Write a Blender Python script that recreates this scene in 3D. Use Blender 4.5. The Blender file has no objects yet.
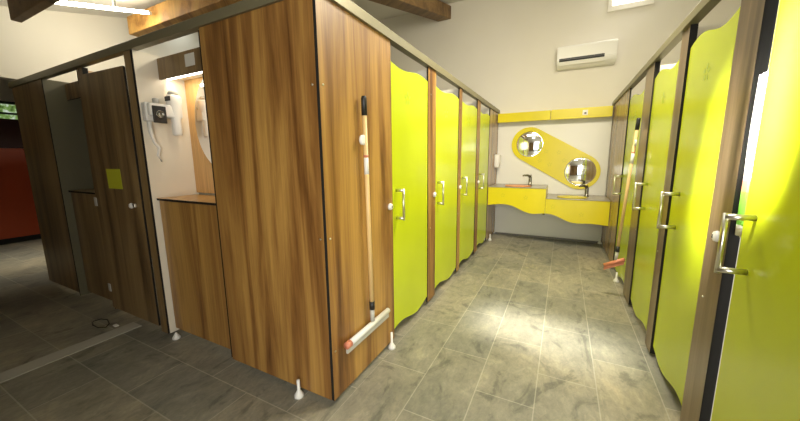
import bpy, bmesh, math, random
from mathutils import Vector, Matrix

# ---------------------------------------------------------------- camera, world, light, exposure
S = bpy.context.scene
COL = S.collection
W = 1.572          # corridor width
L = 4.37           # far wall
CEIL0, CSL = 3.84, 0.25    # ceiling height at the far wall and its slope

def ceil_z(y): return CEIL0 + CSL * (y - L)

cam_d = bpy.data.cameras.new('camera')
cam = bpy.data.objects.new('camera', cam_d)
COL.objects.link(cam)
cam_d.sensor_width = 36.0
cam_d.lens = 36.0 * 317.4 / 800.0
cam_d.clip_start = 0.02
yw, pt, rl = math.radians(27.1186), math.radians(-9.1396), math.radians(-0.591)
fwd = Vector((-math.sin(yw) * math.cos(pt), math.cos(yw) * math.cos(pt), math.sin(pt)))
rgt = Vector((math.cos(yw), math.sin(yw), 0))
upv = rgt.cross(fwd)
r2 = rgt * math.cos(rl) + upv * math.sin(rl)
u2 = -rgt * math.sin(rl) + upv * math.cos(rl)
M3 = Matrix((r2, u2, -fwd)).transposed()
cam.matrix_world = Matrix.Translation((0.9961, -1.1661, 1.2815)) @ M3.to_4x4()
S.camera = cam

wd = bpy.data.worlds.new('daylight')
S.world = wd
wd.use_nodes = True
wd.node_tree.nodes['Background'].inputs[0].default_value = (0.85, 0.95, 1.0, 1)
wd.node_tree.nodes['Background'].inputs[1].default_value = 2.0

S.view_settings.view_transform = 'Standard'
S.view_settings.look = 'None'
S.view_settings.gamma = 1.0
S.view_settings.use_curve_mapping = False
S.view_settings.exposure = 0.0
S.cycles.use_denoising = True
S.cycles.max_bounces = 8
S.cycles.sample_clamp_indirect = 6.0

def area(name, loc, target, sx, sy, power, color, spread=180, long_axis=None):
    d = bpy.data.lights.new(name, 'AREA')
    d.shape = 'RECTANGLE'; d.size = sx; d.size_y = sy
    d.energy = power; d.color = color; d.spread = math.radians(spread)
    o = bpy.data.objects.new(name, d)
    COL.objects.link(o)
    o.location = loc
    dv = (Vector(target) - Vector(loc)).normalized()
    if long_axis is None:
        o.rotation_euler = dv.to_track_quat('-Z', 'Y').to_euler()
    else:                               # local X along the given direction
        xa = Vector(long_axis); xa = (xa - dv * xa.dot(dv)).normalized()
        o.rotation_euler = Matrix((xa, (-dv).cross(xa), -dv)).transposed().to_euler()
    return o

# daylight through the entrance behind the camera and the high far window; an added downlight in the side room
area('daylight_entrance', (1.65, -2.2, 1.30), (.75, 1.2, 0.75), 1.2, 1.9, 44, (1.0, 0.96, 0.88), 128)
area('daylight_high_window', (1.66, L - 0.05, 3.52), (1.3, 1.5, 1.2), 0.35, 0.35, 8, (1.0, 0.97, 0.9))
area('added_downlight_side_room', (-5.35, -.2, 2.75), (-5.35, -.15, 0.0), .9, 1.6, 22, (1.0, 0.92, 0.72), 62)  # added overhead, spread shaped to end at the side room's floor edge
# fluorescent tubes: the left one is in the picture, the corridor's is an added, unseen lamp
area('tube_light_left', (-3.03, 0.45, 2.66), (-3.85, .9, 2.35), .75, .08, 4, (1.0, 0.92, 0.72), 180, (0, 1, .25))
area('added_light_corridor', (1.18, 1.45, 2.90), (.35, 2.35, 0.6), 1.3, .1, 86, (1.0, 0.89, 0.66), 180, (1, 0, 0))
# added narrow beams, sources unseen, for the floor patch and door glare
SD = Vector((.23, .066, -1)).normalized()
area('added_beam_floor', (.42, 1.03, 2.92), Vector((.42, 1.03, 2.92)) + SD, 1.4, .14, 6, (1.0, .97, .88), 17, (1, -.22, 0))
area('added_beam_side', (-.15, .80, 2.86), (1.57, .69, 1.40), .80, .03, 3.8, (1.0, .97, .88), 12, (.7, -.22, .72))
area('added_beam_near', (.70, .05, 2.72), (1.57, .31, 1.64), .50, .06, 16, (1.0, .98, .92), 11, (.6, .2, .65))

# ---------------------------------------------------------------- materials
def mat(name, color=(.8, .8, .8), rough=.5, metal=0.0, spec=.5, coat=0.0):
    m = bpy.data.materials.new(name)
    m.use_nodes = True
    b = m.node_tree.nodes['Principled BSDF']
    b.inputs['Base Color'].default_value = (*color, 1)
    b.inputs['Roughness'].default_value = rough
    b.inputs['Metallic'].default_value = metal
    b.inputs['Specular IOR Level'].default_value = spec
    b.inputs['Coat Weight'].default_value = coat
    return m

def N(m, t, **kw):
    n = m.node_tree.nodes.new(t)
    for k, v in kw.items(): setattr(n, k, v)
    return n

def lk(m, a, b): m.node_tree.links.new(a, b)

def pos_scaled(m, sx, sy, sz, combine_xy=False):
    g = N(m, 'ShaderNodeNewGeometry')
    src = g.outputs['Position']
    if combine_xy:                       # one horizontal coordinate on both faces of a corner
        s = N(m, 'ShaderNodeSeparateXYZ'); lk(m, src, s.inputs[0])
        a = N(m, 'ShaderNodeMath', operation='ADD'); lk(m, s.outputs[0], a.inputs[0]); lk(m, s.outputs[1], a.inputs[1])
        c = N(m, 'ShaderNodeCombineXYZ'); lk(m, a.outputs[0], c.inputs[0]); lk(m, s.outputs[2], c.inputs[2])
        src = c.outputs[0]
    mp = N(m, 'ShaderNodeVectorMath', operation='MULTIPLY')
    mp.inputs[1].default_value = (sx, sy, sz)
    lk(m, src, mp.inputs[0])
    return mp.outputs[0]

def noise(m, vec, scale=1.0, detail=3.0, rough=.5, dist=0.0):
    n = N(m, 'ShaderNodeTexNoise')
    n.inputs['Scale'].default_value = scale
    n.inputs['Detail'].default_value = detail
    n.inputs['Roughness'].default_value = rough
    n.inputs['Distortion'].default_value = dist
    lk(m, vec, n.inputs['Vector'])
    return n.outputs['Fac']

def ramp(m, fac, stops):
    r = N(m, 'ShaderNodeValToRGB')
    els = r.color_ramp.elements
    while len(els) < len(stops): els.new(0.5)
    for e, (p, c) in zip(els, stops):
        e.position = p; e.color = (*c, 1)
    lk(m, fac, r.inputs[0])
    return r.outputs[0]

def mixc(m, fac, a, b, mode='MIX'):
    x = N(m, 'ShaderNodeMix', data_type='RGBA', blend_type=mode)
    if isinstance(fac, float): x.inputs[0].default_value = fac
    else: lk(m, fac, x.inputs[0])
    for s, v in ((x.inputs[6], a), (x.inputs[7], b)):
        if isinstance(v, tuple): s.default_value = (*v, 1)
        else: lk(m, v, s)
    return x.outputs[2]

def bump(m, h, strength, dist=.01):
    b = N(m, 'ShaderNodeBump')
    b.inputs['Strength'].default_value = strength
    b.inputs['Distance'].default_value = dist
    lk(m, h, b.inputs['Height'])
    lk(m, b.outputs[0], m.node_tree.nodes['Principled BSDF'].inputs['Normal'])

def base(m): return m.node_tree.nodes['Principled BSDF'].inputs['Base Color']

def wood_laminate(name, dark, mid, light, rough=.38, sx=7.0, sz=.45):
    m = mat(name, mid, rough)
    v = pos_scaled(m, sx, 1, sz, True)
    band = noise(m, v, 1.0, 5.0, .60, .55)
    v2 = pos_scaled(m, 90, 1, 1.6, True)
    grain = noise(m, v2, 1.0, 3.0, .6)
    c = ramp(m, band, [(.36, dark), (.46, mid), (.53, tuple(.5 * (a + b) for a, b in zip(mid, light))), (.62, light)])
    g = ramp(m, grain, [(.3, (.72, .70, .68)), (.62, (1.05, 1.05, 1.05))])
    lk(m, mixc(m, .75, c, g, 'MULTIPLY'), base(m))
    return m

M = {}
M['wood'] = wood_laminate('walnut_laminate', (.115, .046, .011), (.26, .122, .031), (.47, .265, .068))
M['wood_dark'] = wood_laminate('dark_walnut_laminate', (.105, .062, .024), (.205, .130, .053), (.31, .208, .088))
M['wood_pale'] = wood_laminate('pale_walnut_laminate', (.20, .125, .062), (.32, .21, .108), (.43, .30, .17), .25)
M['wood_counter'] = wood_laminate('honey_laminate', (.42, .22, .07), (.58, .33, .11), (.70, .43, .16), .3)
M['core'] = mat('black_laminate_core', (.016, .015, .013), .7, 0.0, .25)
M['beam'] = wood_laminate('pine_beam', (.30, .14, .03), (.50, .26, .06), (.62, .36, .10), .6, 5, 5)
M['beam_brown_shaded'] = wood_laminate('brown_shaded_beam', (.11, .06, .02), (.19, .105, .035), (.27, .16, .06), .6, 5, 5)  # darker than the pine: shade on the unlit near beam is in the colour

def lime(name, col, rough):
    m = mat(name, col, rough, spec=.5)
    n = noise(m, pos_scaled(m, 2.2, 2.2, 1.2), 1.0, 3.0)
    lk(m, ramp(m, n, [(.3, tuple(.93 * c for c in col)), (.7, tuple(1.05 * c for c in col))]), base(m))
    return m
M['lime'] = lime('lime_laminate', (.53, .62, .012), .24)
M['yellow'] = lime('yellow_laminate', (.73, .62, .004), .3)
M['motif'] = mat('printed_motif', (.60, .53, .005), .35)
M['motif_lime'] = mat('printed_motif_green', (.42, .53, .010), .3)
M['red'] = lime('red_laminate', (.50, .070, .018), .35)
M['maroon'] = mat('maroon_laminate', (.05, .008, .006), .5)

m = M['wall'] = mat('cream_plaster', (.77, .735, .645), .8)
n = noise(m, pos_scaled(m, .8, .8, .8), 1.0, 4.0)
lk(m, ramp(m, n, [(.3, (.74, .70, .61)), (.7, (.80, .765, .68))]), base(m))
M['ceil'] = mat('white_ceiling', (.80, .78, .72), .85)
M['part'] = mat('pale_partition', (.74, .71, .63), .4)
M['wood_post'] = wood_laminate('grey_brown_laminate', (.085, .052, .026), (.165, .108, .060), (.25, .175, .105), .3)
M['niche_side_shaded'] = mat('shaded_board', (.15, .14, .085), .5)  # darkened side board; the second niche's shade is put into its colour
M['niche_side'] = mat('cream_board', (.80, .74, .62), .45)
M['rail'] = mat('champagne_aluminium', (.21, .19, .115), .40, .3)
M['steel'] = mat('brushed_steel', (.72, .70, .62), .28, 1.0)
M['white'] = mat('white_plastic', (.82, .81, .77), .35)
M['grey_plastic'] = mat('grey_plastic', (.50, .49, .45), .4)
M['black'] = mat('black_plastic', (.015, .015, .015), .4)
M['chrome_dark'] = mat('dark_chrome', (.20, .19, .17), .22, .9)
M['mirror'] = mat('mirror_glass', (.93, .93, .92), .015, 1.0)
M['handle_wood'] = mat('varnished_pole', (.78, .54, .24), .35)
M['redcap'] = mat('red_plastic', (.62, .22, .13), .4)
M['basin_sheen'] = mat('orange_sheen', (.80, .30, .08), .3)  # orange sheen of the inset bowl put into the colour
M['counter_top'] = mat('pale_grey_top', (.36, .33, .27), .25)
M['panel_white'] = mat('white_wall_panel', (.80, .79, .74), .3)
M['base_grey'] = mat('grey_baseboard', (.20, .19, .17), .6)
M['strip'] = mat('concrete_strip', (.44, .43, .38), .7)
M['paper'] = mat('paper', (.75, .73, .65), .8)
M['sticker'] = mat('lime_sticker', (.55, .58, .03), .5)
M['dark_frame'] = mat('dark_window_frame', (.03, .03, .03), .5)
M['glass_lime'] = mat('green_patch', (.18, .50, .05), .6)

def emit(name, col, s):
    m = bpy.data.materials.new(name); m.use_nodes = True
    nt = m.node_tree; nt.nodes.remove(nt.nodes['Principled BSDF'])
    e = nt.nodes.new('ShaderNodeEmission'); e.inputs[0].default_value = (*col, 1); e.inputs[1].default_value = s
    nt.links.new(e.outputs[0], nt.nodes['Material Output'].inputs[0])
    return m
M['tube'] = emit('fluorescent_tube', (1, .93, .74), 42.0)
M['led'] = emit('led_strip', (1, .93, .78), 9.0)
M['sky_pane'] = emit('bright_sky_pane', (.95, 1.0, .94), 3.0)

m = M['garden_pane'] = emit('garden_view', (.3, .4, .2), 1.0)
nv = noise(m, pos_scaled(m, 1, 9, 9), 1.0, 4.0, .6)
em = [x for x in m.node_tree.nodes if x.type == 'EMISSION'][0]
lk(m, ramp(m, nv, [(.35, (.05, .10, .02)), (.5, (.22, .36, .10)), (.62, (.75, .85, .75))]), em.inputs[0])
em.inputs[1].default_value = .8

# floor: long slate tiles, running down the corridor and turned a quarter in front of the cubicles
m = M['floor'] = mat('slate_tiles', (.2, .2, .18), .42)
g = N(m, 'ShaderNodeNewGeometry')
sp = N(m, 'ShaderNodeSeparateXYZ'); lk(m, g.outputs['Position'], sp.inputs[0])
def brick(vec, tint):
    b = N(m, 'ShaderNodeTexBrick')
    b.offset = .5; b.offset_frequency = 2; b.squash = 1
    b.inputs['Color1'].default_value = (.30, .30, .30, 1)
    b.inputs['Color2'].default_value = (.72, .72, .72, 1)
    b.inputs['Mortar'].default_value = (1, 1, 1, 1)
    b.inputs['Scale'].default_value = 1.0
    b.inputs['Mortar Size'].default_value = .0035
    b.inputs['Mortar Smooth'].default_value = .3
    b.inputs['Bias'].default_value = 0
    b.inputs['Brick Width'].default_value = .61
    b.inputs['Row Height'].default_value = .3025
    lk(m, vec, b.inputs['Vector'])
    return b
def comb(ax, ox, ay, oy):
    a = N(m, 'ShaderNodeMath', operation='ADD'); lk(m, sp.outputs[ax], a.inputs[0]); a.inputs[1].default_value = ox
    b = N(m, 'ShaderNodeMath', operation='ADD'); lk(m, sp.outputs[ay], b.inputs[0]); b.inputs[1].default_value = oy
    c = N(m, 'ShaderNodeCombineXYZ'); lk(m, a.outputs[0], c.inputs[0]); lk(m, b.outputs[0], c.inputs[1])
    return c.outputs[0]
b1 = brick(comb(1, 6.1 - .14, 0, 6.05 - .03), 0)      # rows along y
b2 = brick(comb(0, 6.1 + .20, 1, 6.05 - .16), 0)      # rows along x
sel = N(m, 'ShaderNodeMath', operation='GREATER_THAN'); lk(m, sp.outputs[0], sel.inputs[0]); sel.inputs[1].default_value = .03
selx = sel.outputs[0]
val = mixc(m, selx, b2.outputs['Color'], b1.outputs['Color'])
mortar = mixc(m, selx, b2.outputs['Fac'], b1.outputs['Fac'])
pv = pos_scaled(m, 1, 1, 1)
n1 = noise(m, pv, 5.5, 8.0, .68, .6)
n2 = noise(m, pos_scaled(m, 5, 2.0, 1), 2.0, 8.0, .68, 1.6)
n3 = noise(m, pv, .9, 4.0, .6, .3)
c1 = ramp(m, n1, [(.25, (.19, .184, .160)), (.42, (.285, .273, .234)), (.58, (.345, .328, .275)), (.74, (.46, .435, .37))])
c2 = ramp(m, n2, [(.28, (.15, .155, .145)), (.44, (.29, .276, .235)), (.58, (.36, .335, .275)), (.72, (.50, .47, .40))])
cc = mixc(m, .45, c1, c2)
tintv = ramp(m, val, [(.3, (.80, .83, .86)), (.72, (1.14, 1.10, 1.02))])
cc = mixc(m, 1.0, cc, tintv, 'MULTIPLY')
stain = ramp(m, n3, [(.38, (.72, .74, .74)), (.6, (1.08, 1.06, 1.02))])
cc = mixc(m, 1.0, cc, stain, 'MULTIPLY')
n4 = noise(m, pos_scaled(m, 2.2, 1.3, 1), 1.6, 7.0, .62, 2.2)       # worn, darker wet-looking patches
cc = mixc(m, 1.0, cc, ramp(m, n4, [(.36, (.60, .62, .63)), (.43, (.92, .93, .93)), (.56, (1.0, 1.0, 1.0)), (.66, (1.16, 1.14, 1.08))]), 'MULTIPLY')
n5 = noise(m, pos_scaled(m, 16, 9, 1), 2.5, 6.0, .7, 1.0)
cc = mixc(m, 1.0, cc, ramp(m, n5, [(.32, (.84, .85, .86)), (.5, (1.0, 1.0, 1.0)), (.68, (1.18, 1.16, 1.12))]), 'MULTIPLY')
mfac = N(m, 'ShaderNodeMath', operation='MULTIPLY'); lk(m, mortar, mfac.inputs[0]); mfac.inputs[1].default_value = .38
cc = mixc(m, mfac.outputs[0], cc, (.52, .50, .44))
lk(m, cc, base(m))
rr = N(m, 'ShaderNodeMapRange'); lk(m, n1, rr.inputs[0])
rr.inputs[3].default_value = .34; rr.inputs[4].default_value = .55
lk(m, rr.outputs[0], m.node_tree.nodes['Principled BSDF'].inputs['Roughness'])
bump(m, n2, .18, .006)

# ---------------------------------------------------------------- helpers
def obj(name, bm, mats, parent=None, smooth=False, loc=None):
    me = bpy.data.meshes.new(name)
    bmesh.ops.recalc_face_normals(bm, faces=bm.faces[:])
    bm.to_mesh(me); bm.free()
    if not isinstance(mats, (list, tuple)): mats = [mats]
    for x in mats: me.materials.append(x)
    if smooth:
        for p in me.polygons: p.use_smooth = True
    o = bpy.data.objects.new(name, me)
    COL.objects.link(o)
    if parent is not None: o.parent = parent
    if loc is not None: o.location = loc
    return o

def thing(name, label, cat, loc=(0, 0, 0), group=None):
    o = bpy.data.objects.new(name, None)
    o.empty_display_size = .05
    COL.objects.link(o)
    o.location = loc
    o['label'] = label; o['category'] = cat
    if group: o['group'] = group
    return o

def tag(o, label, cat, group=None):
    o['label'] = label; o['category'] = cat
    if group: o['group'] = group
    return o

def struct(o):
    o['kind'] = 'structure'
    return o

def box(bm, x0, x1, y0, y1, z0, z1, bev=0.0, seg=2):
    r = bmesh.ops.create_cube(bm, size=1)
    vs = r['verts']
    bmesh.ops.scale(bm, vec=(x1 - x0, y1 - y0, z1 - z0), verts=vs)
    bmesh.ops.translate(bm, vec=((x0 + x1) / 2, (y0 + y1) / 2, (z0 + z1) / 2), verts=vs)
    if bev > 0:
        es = list({e for v in vs for e in v.link_edges})
        bmesh.ops.bevel(bm, geom=es, offset=bev, segments=seg, affect='EDGES', profile=.5)
    return bm

def bx(*a, **k): return box(bmesh.new(), *a, **k)

def prism(bm, pts, ax, a0, a1):
    """polygon pts (u, v) extruded along axis ax from a0 to a1; the caps use material 0, the rim material 1"""
    def P(u, v, a):
        return {'x': (a, u, v), 'y': (u, a, v), 'z': (u, v, a)}[ax]
    A = [bm.verts.new(P(u, v, a0)) for u, v in pts]
    B = [bm.verts.new(P(u, v, a1)) for u, v in pts]
    bm.faces.new(A); bm.faces.new(B[::-1])
    n = len(pts)
    for i in range(n):
        f = bm.faces.new((A[i], A[(i + 1) % n], B[(i + 1) % n], B[i]))
        f.material_index = 1
    return bm

def pr(*a): return prism(bmesh.new(), *a)

def rect(u0, u1, v0, v1): return [(u0, v0), (u1, v0), (u1, v1), (u0, v1)]

def tube(bm, path, r, n=12):
    """round bar along a list of points, with mitred bends and closed ends; r may be a list"""
    pts = [Vector(p) for p in path]
    rings = []
    for i, p in enumerate(pts):
        if i == 0: t = (pts[1] - p).normalized()
        elif i == len(pts) - 1: t = (p - pts[i - 1]).normalized()
        else: t = ((p - pts[i - 1]).normalized() + (pts[i + 1] - p).normalized()).normalized()
        ref = Vector((0, 0, 1)) if abs(t.z) < .9 else Vector((1, 0, 0))
        a = t.cross(ref).normalized(); b = t.cross(a)
        rad = r[i] if isinstance(r, (list, tuple)) else r
        rings.append([bm.verts.new(p + a * rad * math.cos(2 * math.pi * k / n) + b * rad * math.sin(2 * math.pi * k / n)) for k in range(n)])
    for i in range(len(rings) - 1):
        for k in range(n):
            bm.faces.new((rings[i][k], rings[i][(k + 1) % n], rings[i + 1][(k + 1) % n], rings[i + 1][k]))
    bm.faces.new(rings[0][::-1]); bm.faces.new(rings[-1])
    return bm

def tb(*a, **k): return tube(bmesh.new(), *a, **k)

def lathe(bm, prof, origin=(0, 0, 0), axis='z', n=24):
    """(radius, height) profile turned about an axis"""
    def P(r, h, t):
        c, s = r * math.cos(t), r * math.sin(t)
        v = {'z': (c, s, h), 'x': (h, c, s), 'y': (c, h, s)}[axis]
        return tuple(v[i] + origin[i] for i in range(3))
    rings = []
    for r, h in prof:
        if r < 1e-6: rings.append([bm.verts.new(P(0, h, 0))])
        else: rings.append([bm.verts.new(P(r, h, 2 * math.pi * k / n)) for k in range(n)])
    for A, B in zip(rings, rings[1:]):
        for k in range(n):
            k2 = (k + 1) % n
            if len(A) == 1 and len(B) == 1: continue
            if len(A) == 1: bm.faces.new((A[0], B[k2], B[k]))
            elif len(B) == 1: bm.faces.new((A[k], A[k2], B[0]))
            else: bm.faces.new((A[k], A[k2], B[k2], B[k]))
    for R in (rings[0], rings[-1]):
        if len(R) > 2: bm.faces.new(R)
    return bm

def lt(*a, **k): return lathe(bmesh.new(), *a, **k)

# ---------------------------------------------------------------- the setting
struct(obj('floor', bx(-7.6, 3.1, -3.3, 5.0, -.1, 0), M['floor']))
bm = bmesh.new()                                             # pitched ceiling rising towards the far wall
prism(bm, [(-3.4, ceil_z(-3.4)), (L + .1, ceil_z(L + .1)), (L + .1, ceil_z(L + .1) + .12), (-3.4, ceil_z(-3.4) + .12)], 'x', -7.6, 3.1)
struct(obj('ceiling', bm, [M['ceil'], M['ceil']]))
# far wall with the opening of the high window
WX0, WX1, WZ0, WZ1 = 1.45, 1.86, 3.315, 3.68
bm = bmesh.new()
box(bm, -3.95, WX0, L, L + .14, 0, 3.9)
box(bm, WX1, 3.1, L, L + .14, 0, 3.9)
box(bm, WX0, WX1, L, L + .14, 0, WZ0)
box(bm, WX0, WX1, L, L + .14, WZ1, 3.9)
struct(obj('wall_back', bm, M['wall']))
w1 = struct(obj('window_1', bx(WX0, WX1, L + .10, L + .115, WZ0, WZ1), M['sky_pane']))
bm = bmesh.new()
for a in ((WX0 - .05, WX1 + .05, L - .022, L - .002, WZ0 - .07, WZ0), (WX0 - .05, WX1 + .05, L - .022, L - .002, WZ1, WZ1 + .05),
          (WX0 - .05, WX0, L - .022, L - .002, WZ0, WZ1), (WX1, WX1 + .05, L - .022, L - .002, WZ0, WZ1)):
    box(bm, *a, bev=.004)
obj('window_frame', bm, M['wall'], w1)
def roof_pane(name, x0, x1, y0, y1, m):
    bm = bmesh.new()
    prism(bm, [(y0, ceil_z(y0) - .012), (y1, ceil_z(y1) - .012), (y1, ceil_z(y1) - .004), (y0, ceil_z(y0) - .004)], 'x', x0, x1)
    o = struct(obj(name, bm, [m, m]))
    bm = bmesh.new()
    for a, b, c, d in ((x0 - .04, x0, y0 - .04, y1 + .04), (x1, x1 + .04, y0 - .04, y1 + .04), (x0, x1, y0 - .04, y0), (x0, x1, y1, y1 + .04)):
        prism(bm, [(c, ceil_z(c) - .022), (d, ceil_z(d) - .022), (d, ceil_z(d) - .002), (c, ceil_z(c) - .002)], 'x', a, b)
    obj('window_frame', bm, [M['white'], M['white']], o)
roof_pane('window_3', -3.80, -3.28, 1.40, 1.76, M['sky_pane'])
roof_pane('added_pane_1', -.30, 1.02, .62, 1.10, M['sky_pane'])  # unseen pane added to go with the floor and side beams
roof_pane('added_pane_2', .45, .95, -.15, .20, M['sky_pane'])  # unseen pane added to go with the near beam
# wall over the left end of the cubicles, open below towards the side room
bm = bmesh.new()
box(bm, -3.97, -3.85, -3.3, .02, 2.10, 3.0)
box(bm, -3.97, -3.85, .02, L, 2.10, 3.9)
box(bm, -3.97, -3.85, 1.3, L, 0, 2.10)
box(bm, -3.97, -3.85, -3.3, -2.2, 0, 2.10)
struct(obj('wall_left', bm, M['wall']))
struct(obj('wall_right', bx(2.95, 3.07, -3.3, L, 0, 3.9), M['wall']))
bm = bmesh.new()                                             # entrance wall behind the camera, with its doorway
box(bm, -7.6, .95, -2.45, -2.3, 0, 2.6)
box(bm, 2.35, 3.07, -2.45, -2.3, 0, 2.6)
box(bm, .95, 2.35, -2.45, -2.3, 2.15, 2.6)
struct(obj('wall_front', bm, M['wood_pale']))
bm = bmesh.new()
for a in ((.87, .95, -2.3, -2.27, 0, 2.23), (2.35, 2.43, -2.3, -2.27, 0, 2.23), (.95, 2.35, -2.3, -2.27, 2.15, 2.23)):
    box(bm, *a, bev=.004)
struct(obj('door_1', bm, M['dark_frame']))
struct(obj('baseboard_back', bx(.02, W - .01, L - .045, L - .03, 0, .028), M['base_grey']))
# side room beyond the left end
bm = bmesh.new()
box(bm, -7.6, -7.45, -3.3, 5.0, 0, 1.96); box(bm, -7.6, -7.45, -3.3, 5.0, 2.28, 4.0)
box(bm, -7.6, -7.45, -3.3, -.4, 1.96, 2.28); box(bm, -7.6, -7.45, 1.8, 5.0, 1.96, 2.28)
struct(obj('wall_side_room', bm, M['wall']))
struct(obj('wall_side_room_end', bx(-7.45, -3.97, 2.6, 2.75, 0, 3.6), M['wall']))
w2 = struct(obj('window_2', bx(-7.58, -7.56, -.4, 1.8, 1.96, 2.28), M['garden_pane']))
bm = bmesh.new()
box(bm, -7.46, -7.40, -.45, 1.85, 2.10, 2.13); box(bm, -7.46, -7.40, -.45, 1.85, 1.93, 1.965)
box(bm, -7.46, -7.40, -.45, 1.85, 2.275, 2.31)
obj('window_frame', bm, M['dark_frame'], w2)
# pale channel let into the floor in front of the cubicles
bm = bmesh.new()
d = Vector((-1.93, -.03, 0)) - Vector((-1.895, -.74, 0))
A = Vector((-2.03, -.02)); B = Vector((-1.90, -.02)); dirv = Vector((.02, -1.0))
vs = []
for p in (A, B, B + dirv * 3.0, A + dirv * 3.0):
    vs.append((p.x, p.y))
prism(bm, vs, 'z', -.01, .004)
struct(obj('trim_1', bm, [M['strip'], M['strip']]))

# ---------------------------------------------------------------- roof beams and lamps
def beam(x0, x1, y0, y1, z0, h, m, label, slope=0.0):
    bm = bx(x0, x1, y0, y1, z0, z0 + h, bev=.006)
    if slope:
        for v in bm.verts: v.co.z += slope * (v.co.y - y0)
    o = obj('roof_beam', bm, m)
    tag(o, label, 'beam')
    return o
beam(-3.16, -.3, -.092, -.028, 2.452, .24, M['beam_brown_shaded'], 'shade-darkened brown roof beam crossing the top left corner of the ceiling')
beam(-3.55, -.3, .92, 1.06, 2.73, .19, M['beam'], 'honey coloured pine roof beam just behind the end of the lit ceiling tube')
beam(-1.07, -.84, 1.2, L - .002, 3.60 + .25 * (1.2 - L), .2, M['beam_brown_shaded'], 'brown roof beam running up to the far wall above the lime doors', .25)

def tube_lamp(x, y0, y1, label, drop=.06):
    z0, z1 = ceil_z(y0), ceil_z(y1)
    t = thing('ceiling_lamp', label, 'lamp', (x, (y0 + y1) / 2, (z0 + z1) / 2))
    ox, oy, oz = t.location
    def at(y, d): return (0, y - oy, ceil_z(y) - d - oz)
    bm = bx(-.022, .022, y0 + .15 - oy, y1 - .22 - oy, -.05, 0, bev=.006)
    for v in bm.verts: v.co.z += ceil_z(v.co.y + oy) - oz
    obj('fixture', bm, M['white'], t)
    tubeo = obj('tube', tb([at(y0 + .03, drop + .03), at(y1 - .03, drop + .03)], .016, 16), M['tube'], t, True)
    for ye in (y0 + .02, y1 - .02):
        bm = bmesh.new()
        s = -1 if ye < (y0 + y1) / 2 else 1
        p = at(ye, drop + .03)
        tube(bm, [(0, p[1] - .014, p[2] - .014 * CSL), (0, p[1] + .014, p[2] + .014 * CSL)], .0185, 16)
        obj('tube_cap', bm, M['white'], t)
    for ye in (y0 + .25, y1 - .32):
        p = at(ye, drop + .03)
        obj('clip', bx(-.012, .012, p[1] - .008, p[1] + .008, p[2] + .006, at(ye, .035)[2]), M['white'], t)
    return t
tube_lamp(-2.97, -.02, .885, 'lit fluorescent tube on the sloping ceiling at the top left', .11)
tube_lamp(1.15, .80, 2.10, 'added, unseen fluorescent tube above the corridor', .02)  # unseen fixture put in with the corridor's added light

# ---------------------------------------------------------------- small hardware builders
def lock_disc(parent, x, y, z, side):
    """round turn-lock standing off a post; side = +1 for hardware pointing to +x"""
    o = obj('lock', lt([(0, .0), (.021, .0), (.023, .006), (.020, .016), (.012, .02), (0, .021)] if side > 0 else
                       [(0, .0), (.021, .0), (.023, -.006), (.020, -.016), (.012, -.02), (0, -.021)], (x, y, z), 'x', 20), M['white'], parent, True)
    obj('keyhole', bx(x + side * .0205, x + side * .0225, y - .003, y + .003, z - .008, z + .008), M['black'], o)
    return o

def u_handle(parent, x, y, side, z0=.885, z1=1.075, reach=.055):
    """two stand-offs and a bar parallel to the door"""
    xe = x + side * reach
    h = obj('handle', tb([(xe, y, z0 - .012), (xe, y, z1 + .012)], .0085, 12), M['steel'], parent, True)
    for z in (z0, z1):
        obj('standoff', tb([(x, y, z), (xe + side * .004, y, z)], .0105, 12), M['steel'], h, True)
    return h

def foot(parent, x, y, zt=.10):
    return obj('levelling_foot', lt([(0, .0), (.026, .0), (.026, .012), (.012, .035), (.0085, .04), (.0085, zt), (0, zt + .002)], (x, y, 0), 'z', 16), M['white'], parent, True)

def screw(parent, x, y, z, axis, side):
    p = [(0, 0), (.006, 0), (.005, side * .003), (0, side * .0035)]
    return obj('screw', lt(p, (x, y, z), axis, 10), M['steel'], parent, True)

# ---------------------------------------------------------------- lime door row on the left of the corridor
def wavy(y0, y1, ztop, zbot, amp_t, amp_b, flip=1, n=22):
    top, bot = [], []
    for i in range(n + 1):
        s = i / n
        y = y0 + (y1 - y0) * s
        top.append((y, ztop - amp_t * flip * math.sin(2 * math.pi * s)))
        bot.append((y, zbot + amp_b * flip * math.sin(2 * math.pi * s + .6)))
    return bot + top[::-1]

MOTIF = []
def motif(bm_ax, a, u, v, s, n=5):
    """small printed flower: a ring of thin petals lying on a surface"""
    bm = bmesh.new()
    for k in range(n):
        t = 2 * math.pi * k / n + .4
        pts = []
        for j in range(8):
            q = 2 * math.pi * j / 8
            ru, rv = s * (.62 + .34 * math.cos(q)), s * .22 * math.sin(q)
            pts.append((u + ru * math.cos(t) - rv * math.sin(t), v + ru * math.sin(t) + rv * math.cos(t)))
        prism(bm, pts, bm_ax, a[0], a[1])
    return bm

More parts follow.
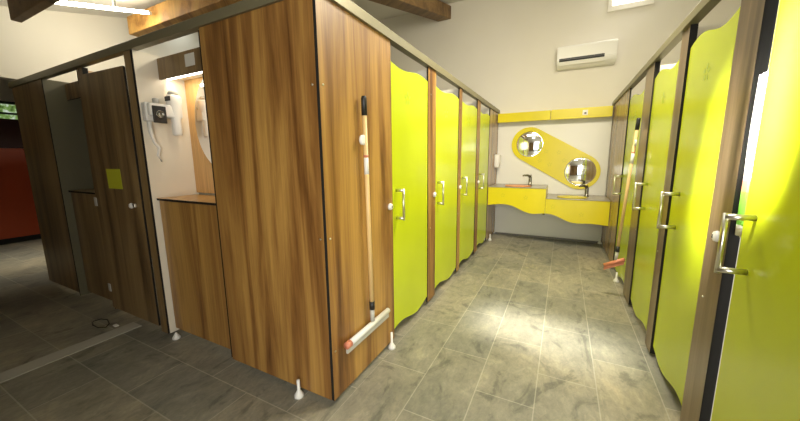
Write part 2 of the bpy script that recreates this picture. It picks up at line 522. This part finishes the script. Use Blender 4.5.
DX = -.004                     # door front, set back behind the posts
LD = [(.676, 1.292), (1.476, 2.140), (2.257, 2.922), (3.092, 3.672)]
llab = ['lime green cubicle door nearest the corner, beside the wall-hung squeegee',
        'second lime green cubicle door on the left row',
        'third lime green cubicle door on the left row',
        'narrow lime green cubicle door on the left, nearest the sinks']
for (y0, y1), lb in zip(LD, llab):
    t = thing('cubicle_door', lb, 'door', (DX, (y0 + y1) / 2, 0), 'lime green cubicle doors')
    cy = (y0 + y1) / 2
    obj('door_panel', pr(wavy(y0 - cy + .004, y1 - cy - .002, 1.888, .072, .016, .026), 'x', -.013, 0), [M['lime'], M['core']], t)
    if lb != llab[3]:
        u_handle(t, 0, y0 - cy + .058, 1)
    else:
        u_handle(t, 0, y0 - cy + .058, 1)
    obj('motif', motif('x', (0, .0006), -.06, 1.70, .05), [M['motif_lime']] * 2, t)

# posts between the doors
LP = [(1.296, 1.470), (2.146, 2.252), (2.928, 3.086)]
plab = ['walnut post between the first and second lime doors on the left',
        'walnut post between the second and third lime doors on the left',
        'walnut post between the third and fourth lime doors on the left']
for (y0, y1), lb in zip(LP, plab):
    t = thing('cubicle_post', lb, 'post', (0, (y0 + y1) / 2, 0), 'walnut posts between the lime doors')
    c = (y0 + y1) / 2
    obj('post_board', pr(rect(y0 - c, y1 - c, .03, 2.0), 'x', -.014, 0), [M['wood'], M['core']], t)
    lock_disc(t, 0, y1 - c - .035, .975, 1)
    for z in (.69, 1.80): screw(t, 0, -.03, z, 'x', 1)

# corner cladding: broad panel facing the corridor and broad panel facing the front
t = thing('cladding_panel', 'broad walnut panel with the squeegee hung on it, right of the corner', 'panel', (0, .33, 0))
obj('panel_board', pr(rect(-.33, .341, .028, 2.0), 'x', -.014, 0), [M['wood'], M['core']], t)
lock_disc(t, 0, .298, .978, 1)
foot(t, .022, .262, .115)
for z in (1.62, .9, .3): screw(t, 0, -.305, z, 'x', 1)
t = thing('cladding_panel', 'tallest broad walnut panel left of the corner, beside the lit hairdryer niche', 'panel', (-.41, 0, 0))
obj('panel_board', pr(rect(-.41, .393, .026, 2.0), 'y', 0, .014), [M['wood'], M['core']], t)
foot(t, .19, -.032, .10)
for z in (1.62, .9): screw(t, .37, 0, z, 'y', -1)

# end panel beside the sinks, with the soap dispenser on it
t = thing('cladding_panel', 'narrow walnut end panel left of the sinks', 'panel', (0, 4.02, 0))
obj('panel_board', pr(rect(-.342, .330, .03, 2.0), 'x', -.014, 0), [M['wood_pale'], M['core']], t)
foot(t, .03, -.18, .10)
t = thing('soap_dispenser', 'white dispenser on the left end panel above the upper sink', 'dispenser', (0, 4.18, 1.24))
obj('dispenser_body', bx(.001, .075, -.075, .075, -.105, .105, bev=.014, seg=3), M['white'], t, True)
obj('dispenser_cover', bx(.0755, .083, -.06, .06, -.05, .09, bev=.003), M['white'], t)

# partitions behind the posts
for y in (.30, 1.383, 2.2, 3.007, 3.68):
    if y == .30: continue
    o = obj('cubicle_partition', bx(-1.28, -.017, -.009, .009, .03, 2.0), M['part'], None, False, (0, y, 0))
    lb = {1.383: 'pale partition board behind the first walnut post on the left', 2.2: 'pale partition board behind the second walnut post on the left',
          3.007: 'pale partition board behind the third walnut post on the left', 3.68: 'pale partition board behind the left end panel'}[y]
    tag(o, lb, 'partition', 'partitions inside the left cubicles')
o = obj('cubicle_partition', bx(-1.300, -1.282, 1.30, L - .01, .03, 2.0), M['part'])
tag(o, 'pale back board along the left cubicles', 'partition')
# top rails
def rail_prof(w, h):
    pts = []
    for k in range(9):
        a = math.pi * k / 8
        pts.append((math.cos(a) * w / 2, h - w * .28 + math.sin(a) * w * .28))
    return [(w / 2, 0)] + pts + [(-w / 2, 0)]
bm = pr([(u + -.008, v + 2.001) for u, v in rail_prof(.05, .062)], 'y', -.012, L - .004)
tag(obj('top_rail', bm, [M['rail']] * 2), 'long pale metal rail on top of the left lime door row', 'rail')
bm = pr([(u + .010, v + 2.001) for u, v in rail_prof(.044, .058)], 'x', -3.84, -.036)
tag(obj('top_rail', bm, [M['rail']] * 2), 'metal rail along the top of the front walnut cubicles', 'rail')

# ---------------------------------------------------------------- front: lit niche with the hairdryer
NX0, NX1, NY = -1.53, -.836, .30
def niche(nx0, nx1, recess, lit, lab, mside):
    t = thing('vanity_niche', lab, 'niche', (nx0, 0, 0))
    w = nx1 - nx0
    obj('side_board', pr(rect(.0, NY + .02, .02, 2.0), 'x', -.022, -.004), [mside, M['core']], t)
    obj('side_board', pr(rect(.016, NY + .02, .02, 2.0), 'x', w - .02, w - .004), [M['wood_counter'], M['core']], t)
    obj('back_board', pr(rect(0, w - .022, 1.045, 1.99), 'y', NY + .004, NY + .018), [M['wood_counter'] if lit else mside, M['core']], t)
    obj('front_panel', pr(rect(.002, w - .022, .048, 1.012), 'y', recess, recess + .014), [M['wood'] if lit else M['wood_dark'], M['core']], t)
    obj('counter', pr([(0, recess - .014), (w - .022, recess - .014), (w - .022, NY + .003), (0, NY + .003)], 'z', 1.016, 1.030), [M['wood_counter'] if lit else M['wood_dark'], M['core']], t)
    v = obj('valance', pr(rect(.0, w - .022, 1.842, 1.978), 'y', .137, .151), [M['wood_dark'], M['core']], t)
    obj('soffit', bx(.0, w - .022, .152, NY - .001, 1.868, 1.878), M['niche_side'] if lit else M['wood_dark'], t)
    return t
t = niche(NX0, NX1, .040, True, 'lit vanity niche with honey wood counter between the panels', M['niche_side'])
foot(t, .075, .0, .045)
t2 = niche(-3.05, -2.40, .055, False, 'unlit dark vanity niche left of the door with the sticker', M['niche_side_shaded'])
obj('socket', bx(.32, .39, .125, .136, 1.71, 1.80, bev=.004), M['grey_plastic'], t2)
area('led_light', (-1.20, .18, 1.856), (-1.20, .20, 0), .60, .02, 13, (1.0, .84, .58))
o = thing('strip_lamp', 'lit strip lamp under the valance of the hairdryer niche', 'lamp', (-1.19, .178, 1.852))
obj('led_tube', tb([(-.31, 0, 0), (.31, 0, 0)], .010, 12), M['led'], o, True)
obj('lamp_base', bx(-.31, .31, -.015, .015, .0105, .0158), M['white'], o)
o = tag(obj('paper_note', bx(-1.207, -1.108, .1345, .1365, 1.882, 1.957), M['paper']), 'white paper note stuck on the valance above the niche', 'note')

# oval mirror on the niche's back board
bm = bmesh.new()
oc = [(-1.10 + .335 * math.cos(a), 1.56 + .36 * math.sin(a)) for a in [2 * math.pi * k / 48 for k in range(48)]]
oc = [(min(u, NX1 - .025), v) for u, v in oc]
t = thing('oval_mirror', 'oval wall mirror on the honey wood back of the lit niche', 'mirror', (0, 0, 0))
obj('mirror_glass', prism(bm, oc, 'y', NY - .006, NY - .0005), [M['mirror'], M['white']], t)

# hairdryer unit on the niche's side board
def hairdryer():
    x = NX0 - .004
    t = thing('hair_dryer', 'white wall-mounted hairdryer with black socket plate and hanging hose', 'hair dryer', (x, .1, 1.585))
    bm = bx(.001, .085, -.085, .125, .0, .085, bev=.012, seg=3)
    obj('wall_holder', bm, M['white'], t, True)
    bm = bx(.001, .055, -.095, -.045, -.035, .09, bev=.01, seg=3)
    obj('switch_box', bm, M['white'], t, True)
    sk = obj('socket_plate', bx(.0855, .096, -.072, .01, -.045, .066, bev=.004), M['black'], t)
    obj('socket_ring', lt([(.026, 0), (.026, .004), (.02, .004), (.019, .001), (0, .001)], (.0965, -.031, .012), 'x', 20), M['chrome_dark'], sk, True)
    bm = bmesh.new()
    lathe(bm, [(0, -.14), (.025, -.14), (.030, -.125), (.030, -.02), (.042, .05), (.048, .08), (.048, .12), (.040, .135), (0, .138)], (.06, .085, .02), 'z', 24)
    obj('dryer_body', bm, M['white'], t, True)
    bm = bmesh.new()
    lathe(bm, [(0, 0), (.03, 0), (.034, .008), (.026, .024), (0, .027)], (.06, .085, .159), 'z', 20)
    obj('dryer_cap', bm, M['grey_plastic'], t, True)
    obj('vent_slot', bx(.05, .112, .032, .036, .11, .14), M['black'], t)
    bm = bmesh.new()
    lathe(bm, [(0, 0), (.018, 0), (.02, .03), (.014, .036), (0, .037)], (.04, -.02, .086), 'z', 16)
    obj('knob', bm, M['grey_plastic'], t, True)
    obj('hose', tb([(.03, -.07, -.03), (.035, -.072, -.10), (.03, -.055, -.17), (.032, -.030, -.21), (.028, -.040, -.26), (.02, -.02, -.30)], [.014, .013, .010, .011, .008, .006], 12), M['white'], t, True)
    return t
hairdryer()

# ---------------------------------------------------------------- front: dark door, posts, left panel
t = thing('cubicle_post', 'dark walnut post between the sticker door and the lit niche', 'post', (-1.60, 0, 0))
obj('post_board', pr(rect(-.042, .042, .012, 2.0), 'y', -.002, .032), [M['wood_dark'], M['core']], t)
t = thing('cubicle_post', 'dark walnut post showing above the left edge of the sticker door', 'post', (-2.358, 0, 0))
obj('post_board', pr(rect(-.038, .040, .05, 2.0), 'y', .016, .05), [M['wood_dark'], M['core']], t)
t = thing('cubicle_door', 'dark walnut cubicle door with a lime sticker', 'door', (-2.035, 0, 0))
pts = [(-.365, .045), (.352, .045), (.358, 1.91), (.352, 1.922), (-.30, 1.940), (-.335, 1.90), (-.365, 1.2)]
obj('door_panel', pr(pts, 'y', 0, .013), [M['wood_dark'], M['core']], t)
lk_ = obj('lock', lt([(0, 0), (.02, 0), (.021, -.008), (.015, -.018), (0, -.02)], (.215, 0, .965), 'y', 18), M['white'], t, True)
obj('thumb_turn', bx(.255, .285, -.018, -.001, .955, .985, bev=.005), M['steel'], lk_)
for z in (.225, .965):
    obj('hinge', bx(-.385 + (0 if z < .5 else 0), -.345, -.006, -.0005, z - .035, z + .035, bev=.002), M['grey_plastic'], t)
o = tag(obj('door_sticker', bx(-2.138, -1.925, -.0016, -.0004, 1.083, 1.232), M['sticker']), 'lime green square notice stuck on the dark walnut door', 'sticker')
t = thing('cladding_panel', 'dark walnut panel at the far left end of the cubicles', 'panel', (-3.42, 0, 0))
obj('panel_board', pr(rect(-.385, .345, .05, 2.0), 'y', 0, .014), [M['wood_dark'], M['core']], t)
# carcase behind the front row
for x, lb in ((-3.80, 'dark end board at the left end of the front cubicles'),):
    tag(obj('cubicle_partition', bx(x, x + .018, .016, 1.25, .03, 2.0), M['wood_dark']), lb, 'partition')
tag(obj('cubicle_partition', bx(-3.78, -1.31, 1.252, 1.27, .03, 2.0), M['part']), 'pale back board behind the front walnut cubicles', 'partition')

# ---------------------------------------------------------------- right row of lime doors
RX = W + .009
RD = [(-.33, .384), (.648, 1.240), (1.392, 2.022), (2.318, 3.072)]
rlab = ['lime door in the right foreground, cropped by the edge of the photo',
        'lime door on the right between the two nearest posts',
        'lime door on the right between the second post and the squeegee',
        'lime door on the right half hidden behind the hanging squeegee']
for i, ((y0, y1), lb) in enumerate(zip(RD, rlab)):
    c = (y0 + y1) / 2
    t = thing('cubicle_door', lb, 'door', (RX, c, 0), 'lime green cubicle doors')
    obj('door_panel', pr(wavy(y0 - c + .010, y1 - c - .004, 1.872, .068, .026, .026), 'x', 0, .013), [M['lime'], M['core']], t)
    hy = [.305, 1.106, 1.866, 3.02][i]
    u_handle(t, 0, hy - c, -1, reach=.075)
    obj('motif', motif('x', (-.0006, 0), .0, 1.68, .045), [M['motif_lime']] * 2, t)
RP = [(.452, .642), (1.252, 1.386), (2.028, 2.312)]
rpl = ['walnut post in the right foreground with a white lock', 'narrow walnut post second from the right foreground', 'wide walnut post with the squeegee hung on it']
for i, ((y0, y1), lb) in enumerate(zip(RP, rpl)):
    c = (y0 + y1) / 2
    t = thing('cubicle_post', lb, 'post', (W, c, 0), 'walnut posts between the lime doors')
    obj('post_board', pr(rect(y0 - c, y1 - c, .02, 2.0), 'x', 0, .034), [M['wood_post'], M['core']], t)
    if i == 0: lock_disc(t, 0, .525 - c, .962, -1)
    screw(t, 0, [.591, 1.35, 2.06][i] - c, .68, 'x', -1)
    if i == 2: foot(t, -.012, .49, .10)
    o = obj('cubicle_partition', bx(W + .036, 2.9, -.009, .009, .03, 2.0), M['part'], None, False, (0, c, 0))
    tag(o, 'pale partition board behind the ' + ['nearest', 'second', 'third'][i] + ' walnut post on the right', 'partition', 'partitions inside the right cubicles')
t = thing('cladding_panel', 'glossy walnut end panel right of the sinks', 'panel', (W, 3.72, 0))
obj('panel_board', pr(rect(-.640, .645, .03, 2.0), 'x', 0, .014), [M['wood_pale'], M['core']], t)
foot(t, -.02, .60, .10)
bm = pr([(u + W + .008, v + 2.001) for u, v in rail_prof(.05, .06)], 'y', -.45, L - .004)
tag(obj('top_rail', bm, [M['rail']] * 2), 'metal rail on top of the right lime door row', 'rail')

# thin white, red and green patch filling the gap beside the nearest right door
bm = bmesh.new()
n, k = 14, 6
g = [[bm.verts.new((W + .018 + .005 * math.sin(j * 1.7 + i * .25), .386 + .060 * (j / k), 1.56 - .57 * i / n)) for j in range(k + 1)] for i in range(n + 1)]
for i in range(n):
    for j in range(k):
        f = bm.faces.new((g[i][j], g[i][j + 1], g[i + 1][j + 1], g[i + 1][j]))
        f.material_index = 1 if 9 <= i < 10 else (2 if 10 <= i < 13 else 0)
o = obj('gap_patch', bm, [M['paper'], M['redcap'], M['glass_lime']], None, True)
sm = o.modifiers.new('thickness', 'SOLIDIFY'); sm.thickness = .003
tag(o, 'white, red and green patch in the gap beside the nearest right door', 'gap_patch')

# ---------------------------------------------------------------- squeegees
def squeegee(label, top, bot, head_dir, head_len, head_off, group, mhead, cap_end, clip_side, clip_f, lean=(0, 0, 0)):
    top, bot = Vector(top), Vector(bot)
    t = thing('floor_squeegee', label, 'squeegee', tuple(bot), group)
    tp = top - bot
    d = tp.normalized()
    obj('pole', tb([d * .10, tp - d * .09], .0125, 16), M['handle_wood'], t, True)
    obj('grip', tb([tp - d * .10, tp - d * .012, tp], [.0155, .0155, .012], 16), M['black'], t, True)
    obj('hanging_ring', lt([(.013, -.006), (.027, -.006), (.027, .006), (.013, .006)], tuple(d * (tp.length * clip_f) + Vector((0, -.026, 0))), 'x', 18), M['white'], t, True)
    obj('pole_band', tb([d * tp.length * (clip_f - .072), d * tp.length * (clip_f - .062)], .0132, 14), M['redcap'], t, True)
    obj('pole_label', tb([d * tp.length * (clip_f - .145), d * tp.length * (clip_f - .074)], .0130, 14), M['white'], t, True)
    obj('collar', tb([d * .055, d * .105], .0165, 16), M['black'], t, True)
    obj('socket', tb([d * -.02, d * .055], [.013, .0135], 16), M['grey_plastic'], t, True)
    hd = Vector(head_dir).normalized()
    bm = bmesh.new()
    c = Vector(head_off)
    tube(bm, [c - hd * head_len / 2, c + hd * head_len / 2], .017, 12)
    side = hd.cross(Vector((0, 0, 1))).normalized()
    h = obj('head', bm, mhead, t, True)
    bm = bmesh.new()
    a, b = c - hd * head_len / 2, c + hd * head_len / 2
    q = [a - side * .006, b - side * .006, b + side * .006, a + side * .006]
    lo = [bm.verts.new(p + Vector((0, 0, -.045))) for p in q]
    hi = [bm.verts.new(p + Vector((0, 0, -.012))) for p in q]
    bm.faces.new(lo); bm.faces.new(hi[::-1])
    for i in range(4): bm.faces.new((lo[i], lo[(i + 1) % 4], hi[(i + 1) % 4], hi[i]))
    obj('rubber_blade', bm, M['grey_plastic'] if mhead is not M['redcap'] else M['redcap'], h)
    if cap_end:
        e = c + hd * head_len / 2 * cap_end
        obj('end_cap', tb([e - hd * cap_end * .03, e + hd * cap_end * .004], .0195, 12), M['redcap'], h, True)
    return t
squeegee('long squeegee with a white head hung on the broad corner panel', (.030, .312, 1.615), (.030, .343, .345), (0, 1, 0), .45, (.0, -.034, -.04),
         'floor squeegees', M['white'], -1, 1, .82)
squeegee('squeegee with an orange red head hung on the right row near the sinks', (W - .030, 2.25, 1.61), (W - .100, 2.18, .385), (.113, -.03, .066), .17, (-.012, .0, -.045),
         'floor squeegees', M['redcap'], 0, -1, .83)

# ---------------------------------------------------------------- sink end of the corridor
# pale lining behind the sinks
tag(obj('wall_lining', bx(.004, W - .004, L - .028, L - .003, .035, 1.99), M['panel_white']), 'pale lining board on the wall behind the sinks and mirrors', 'panel')
FY = 3.70
def apron(u0, u1, top, wave, lab, motifs):
    t = thing('washbasin_unit', lab, 'washbasin', (u0, FY, 0))
    pts = [(0, top)] + [(u - u0, v) for u, v in wave] + [(u1 - u0, top)]
    obj('apron', pr(pts, 'y', 0, .018), [M['yellow'], M['yellow']], t)
    obj('countertop', bx(0, u1 - u0, -.012, L - .031 - FY, top + .0005, top + .010, bev=.002), M['counter_top'], t)
    for (u, v) in motifs:
        obj('motif', motif('y', (-.0006, 0), u - u0, v, .034), [M['motif']] * 2, t)
    return t
waveL = [(.006, .585), (.10, .600), (.216, .611), (.30, .604), (.368, .588), (.445, .552), (.519, .518), (.60, .494), (.665, .490), (.74, .499), (.800, .506)]
waveR = [(.804, .506), (.87, .503), (.941, .485), (1.01, .452), (1.077, .420), (1.14, .402), (1.208, .395), (1.30, .401), (1.358, .404), (1.46, .399), (1.566, .392)]
tL = apron(.006, .801, .856, waveL, 'upper yellow washbasin unit on the left with a wavy apron', [(.22, .74), (.54, .72)])
tR = apron(.803, 1.566, .716, waveR, 'lower yellow washbasin unit on the right with a wavy apron', [(.90, .61), (1.25, .52)])
obj('step_side', bx(.797 - .006, .797 - .006 + .004, .018, L - .031 - FY, .72, .855), M['yellow'], tL)
def basin(t, cx, top, mm):
    bm = bmesh.new()
    lathe(bm, [(.15, .0), (.185, .0), (.19, .006), (.185, .012), (.17, .012), (.14, .006), (0, .004)], (0, 0, 0), 'z', 32)
    for v in bm.verts:
        v.co.y *= .72; v.co += Vector((cx, .21, top))
    obj('basin', bm, mm, t, True)
basin(tL, .40 - .006, .8665, M['basin_sheen'])
basin(tR, 1.13 - .803, .7265, M['yellow'])  # this bowl's yellow sheen is put into its colour too
obj('drain_pipe', tb([(.77, .25, .70), (.77, .25, .50), (.77, .23, .455)], .016, 12), M['black'], tL, True)
def faucet(x, z, lab):
    t = thing('tap', lab, 'tap', (x, 4.12, z))
    obj('tap_body', lt([(0, 0), (.032, 0), (.032, .006), (.025, .012), (.023, .10), (.022, .125), (0, .127)], (0, 0, 0), 'z', 18), M['chrome_dark'], t, True)
    obj('spout', tb([(0, 0, .118), (-.01, -.005, .140), (-.04, -.02, .153), (-.09, -.045, .152), (-.105, -.052, .146)], [.022, .020, .016, .013, .012], 12), M['chrome_dark'], t, True)
    obj('lever', tb([(.006, 0, .127), (.012, .01, .150), (.006, .03, .160)], [.007, .006, .006], 10), M['chrome_dark'], t, True)
faucet(.552, .8664, 'dark tap on the upper left washbasin')
faucet(1.318, .7264, 'dark tap on the lower right washbasin')

# capsule-shaped yellow board carrying two round mirrors
c1, c2, rad = Vector((.490, 1.498)), Vector((1.222, 1.072)), .262
dd = (c2 - c1).normalized(); a0 = math.atan2(dd.y, dd.x)
pts = []
for k in range(25): 
    a = a0 + math.pi / 2 + math.pi * k / 24
    pts.append((c1.x + rad * math.cos(a), c1.y + rad * math.sin(a)))
for k in range(25):
    a = a0 - math.pi / 2 + math.pi * k / 24
    pts.append((c2.x + rad * math.cos(a), c2.y + rad * math.sin(a)))
t = thing('mirror_board', 'slanting yellow capsule board with two round mirrors over the sinks', 'mirror', (0, L - .03, 0))
obj('board', pr(pts, 'y', -.022, 0), [M['yellow'], M['yellow']], t)
for c, r, lb in ((Vector((.500, 1.498)), .198, None), (Vector((1.222, 1.074)), .210, None)):
    bm = bmesh.new()
    prof = [(r, -.022)] + [(r * math.cos(q), -.024 - .050 * math.sin(q)) for q in [math.pi / 2 * i / 12 for i in range(1, 12)]] + [(0, -.074)]
    Rs = (r * r + .022 ** 2) / (2 * .022)
    prof = [(r, -.0225)] + [(r * (1 - i / 12), -.0225 - (math.sqrt(Rs * Rs - (r * (1 - i / 12)) ** 2) - (Rs - .022))) for i in range(0, 12)] + [(0, -.0225 - .022)]
    lathe(bm, prof, (c.x, 0, c.y), 'y', 40)
    obj('round_mirror', bm, M['mirror'], t, True)
for u, v in ((.66, 1.24), (.80, 1.18), (.92, 1.36), (.74, 1.38), (1.0, 1.24)):
    obj('motif', motif('y', (-.0228, -.022), u, v, .036), [M['motif']] * 2, t)

# yellow pelmet boxes across the top
def pelmet(u0, u1, z0, z1, y, lab):
    t = thing('pelmet', lab, 'pelmet', (u0, y, z0))
    obj('pelmet_front', bx(0, u1 - u0, 0, .014, 0, z1 - z0, bev=.002), M['yellow'], t)
    obj('pelmet_top', bx(0, u1 - u0, .0145, L - .031 - y, z1 - z0 - .016, z1 - z0), M['yellow'], t)
    return t
pelmet(.018, .776, 1.842, 1.980, 4.2, 'left half of the yellow pelmet over the mirrors')
pelmet(.784, W - .02, 1.838, 1.982, 4.195, 'right half of the yellow pelmet with a white label')
tag(obj('label_plate', bx(1.19, 1.255, 4.190, 4.1945, 1.878, 1.948, bev=.001), M['white']), 'small white label on the right half of the yellow pelmet', 'label')
tag(obj('label_mark', bx(1.212, 1.238, 4.1885, 4.1898, 1.895, 1.915), M['core']), 'dark mark on the small white label', 'label')

# air conditioner
t = thing('air_conditioner', 'white split air conditioner on the far wall above the sinks', 'air conditioner', (1.175, L, 2.70))
bm = bmesh.new()
prof = [(0, -.145), (0, .145), (-.17, .145), (-.205, .12), (-.21, -.06), (-.185, -.105), (-.12, -.145)]
prism(bm, [(u, v) for u, v in prof], 'x', -.36, .36)
bmesh.ops.bevel(bm, geom=bm.edges[:], offset=.008, segments=2, affect='EDGES')
obj('casing', bm, [M['white'], M['white']], t)
bm = bmesh.new()
prism(bm, [(-.2140, -.030), (-.2145, -.058), (-.205, -.072), (-.18, -.045)], 'x', -.33, .22)
obj('air_slot', bm, [M['black'], M['black']], t)
bm = bmesh.new()
prism(bm, [(-.212, -.078), (-.186, -.120), (-.192, -.122), (-.219, -.080)], 'x', -.335, .225)
obj('louvre', bm, [M['white'], M['white']], t)

# ---------------------------------------------------------------- side room and floor bits
t = thing('red_cubicle_panel', 'red panel with dark plinth in the room beyond the left end', 'panel', (-6.9, .4, 0))
obj('panel_board', bx(-.03, 0, -.12, 1.6, .09, 1.52), M['red'], t)
obj('upper_board', bx(-.03, .0, -1.9, 1.6, 1.525, 1.98), M['maroon'], t)
obj('plinth', bx(-.06, -.005, -1.9, 1.6, 0, .088), M['core'], t)
obj('post', bx(-.03, .005, -.30, -.125, .09, 1.52), M['maroon'], t)
o = obj('wire_loop', tb([(-2.34 + .0, -.16, .004), (-2.31, -.12, .012), (-2.24, -.105, .016), (-2.16, -.125, .010), (-2.12, -.16, .006), (-2.17, -.19, .005), (-2.26, -.19, .004), (-2.33, -.17, .005)], .004, 8), M['black'], None, True)
tag(o, 'thin dark wire loop lying on the floor before the sticker door', 'wire')
o = obj('plastic_scrap', bx(-2.105, -2.06, -.125, -.10, .001, .012, bev=.004), M['white'])
tag(o, 'small white scrap on the floor beside the wire loop', 'scrap')
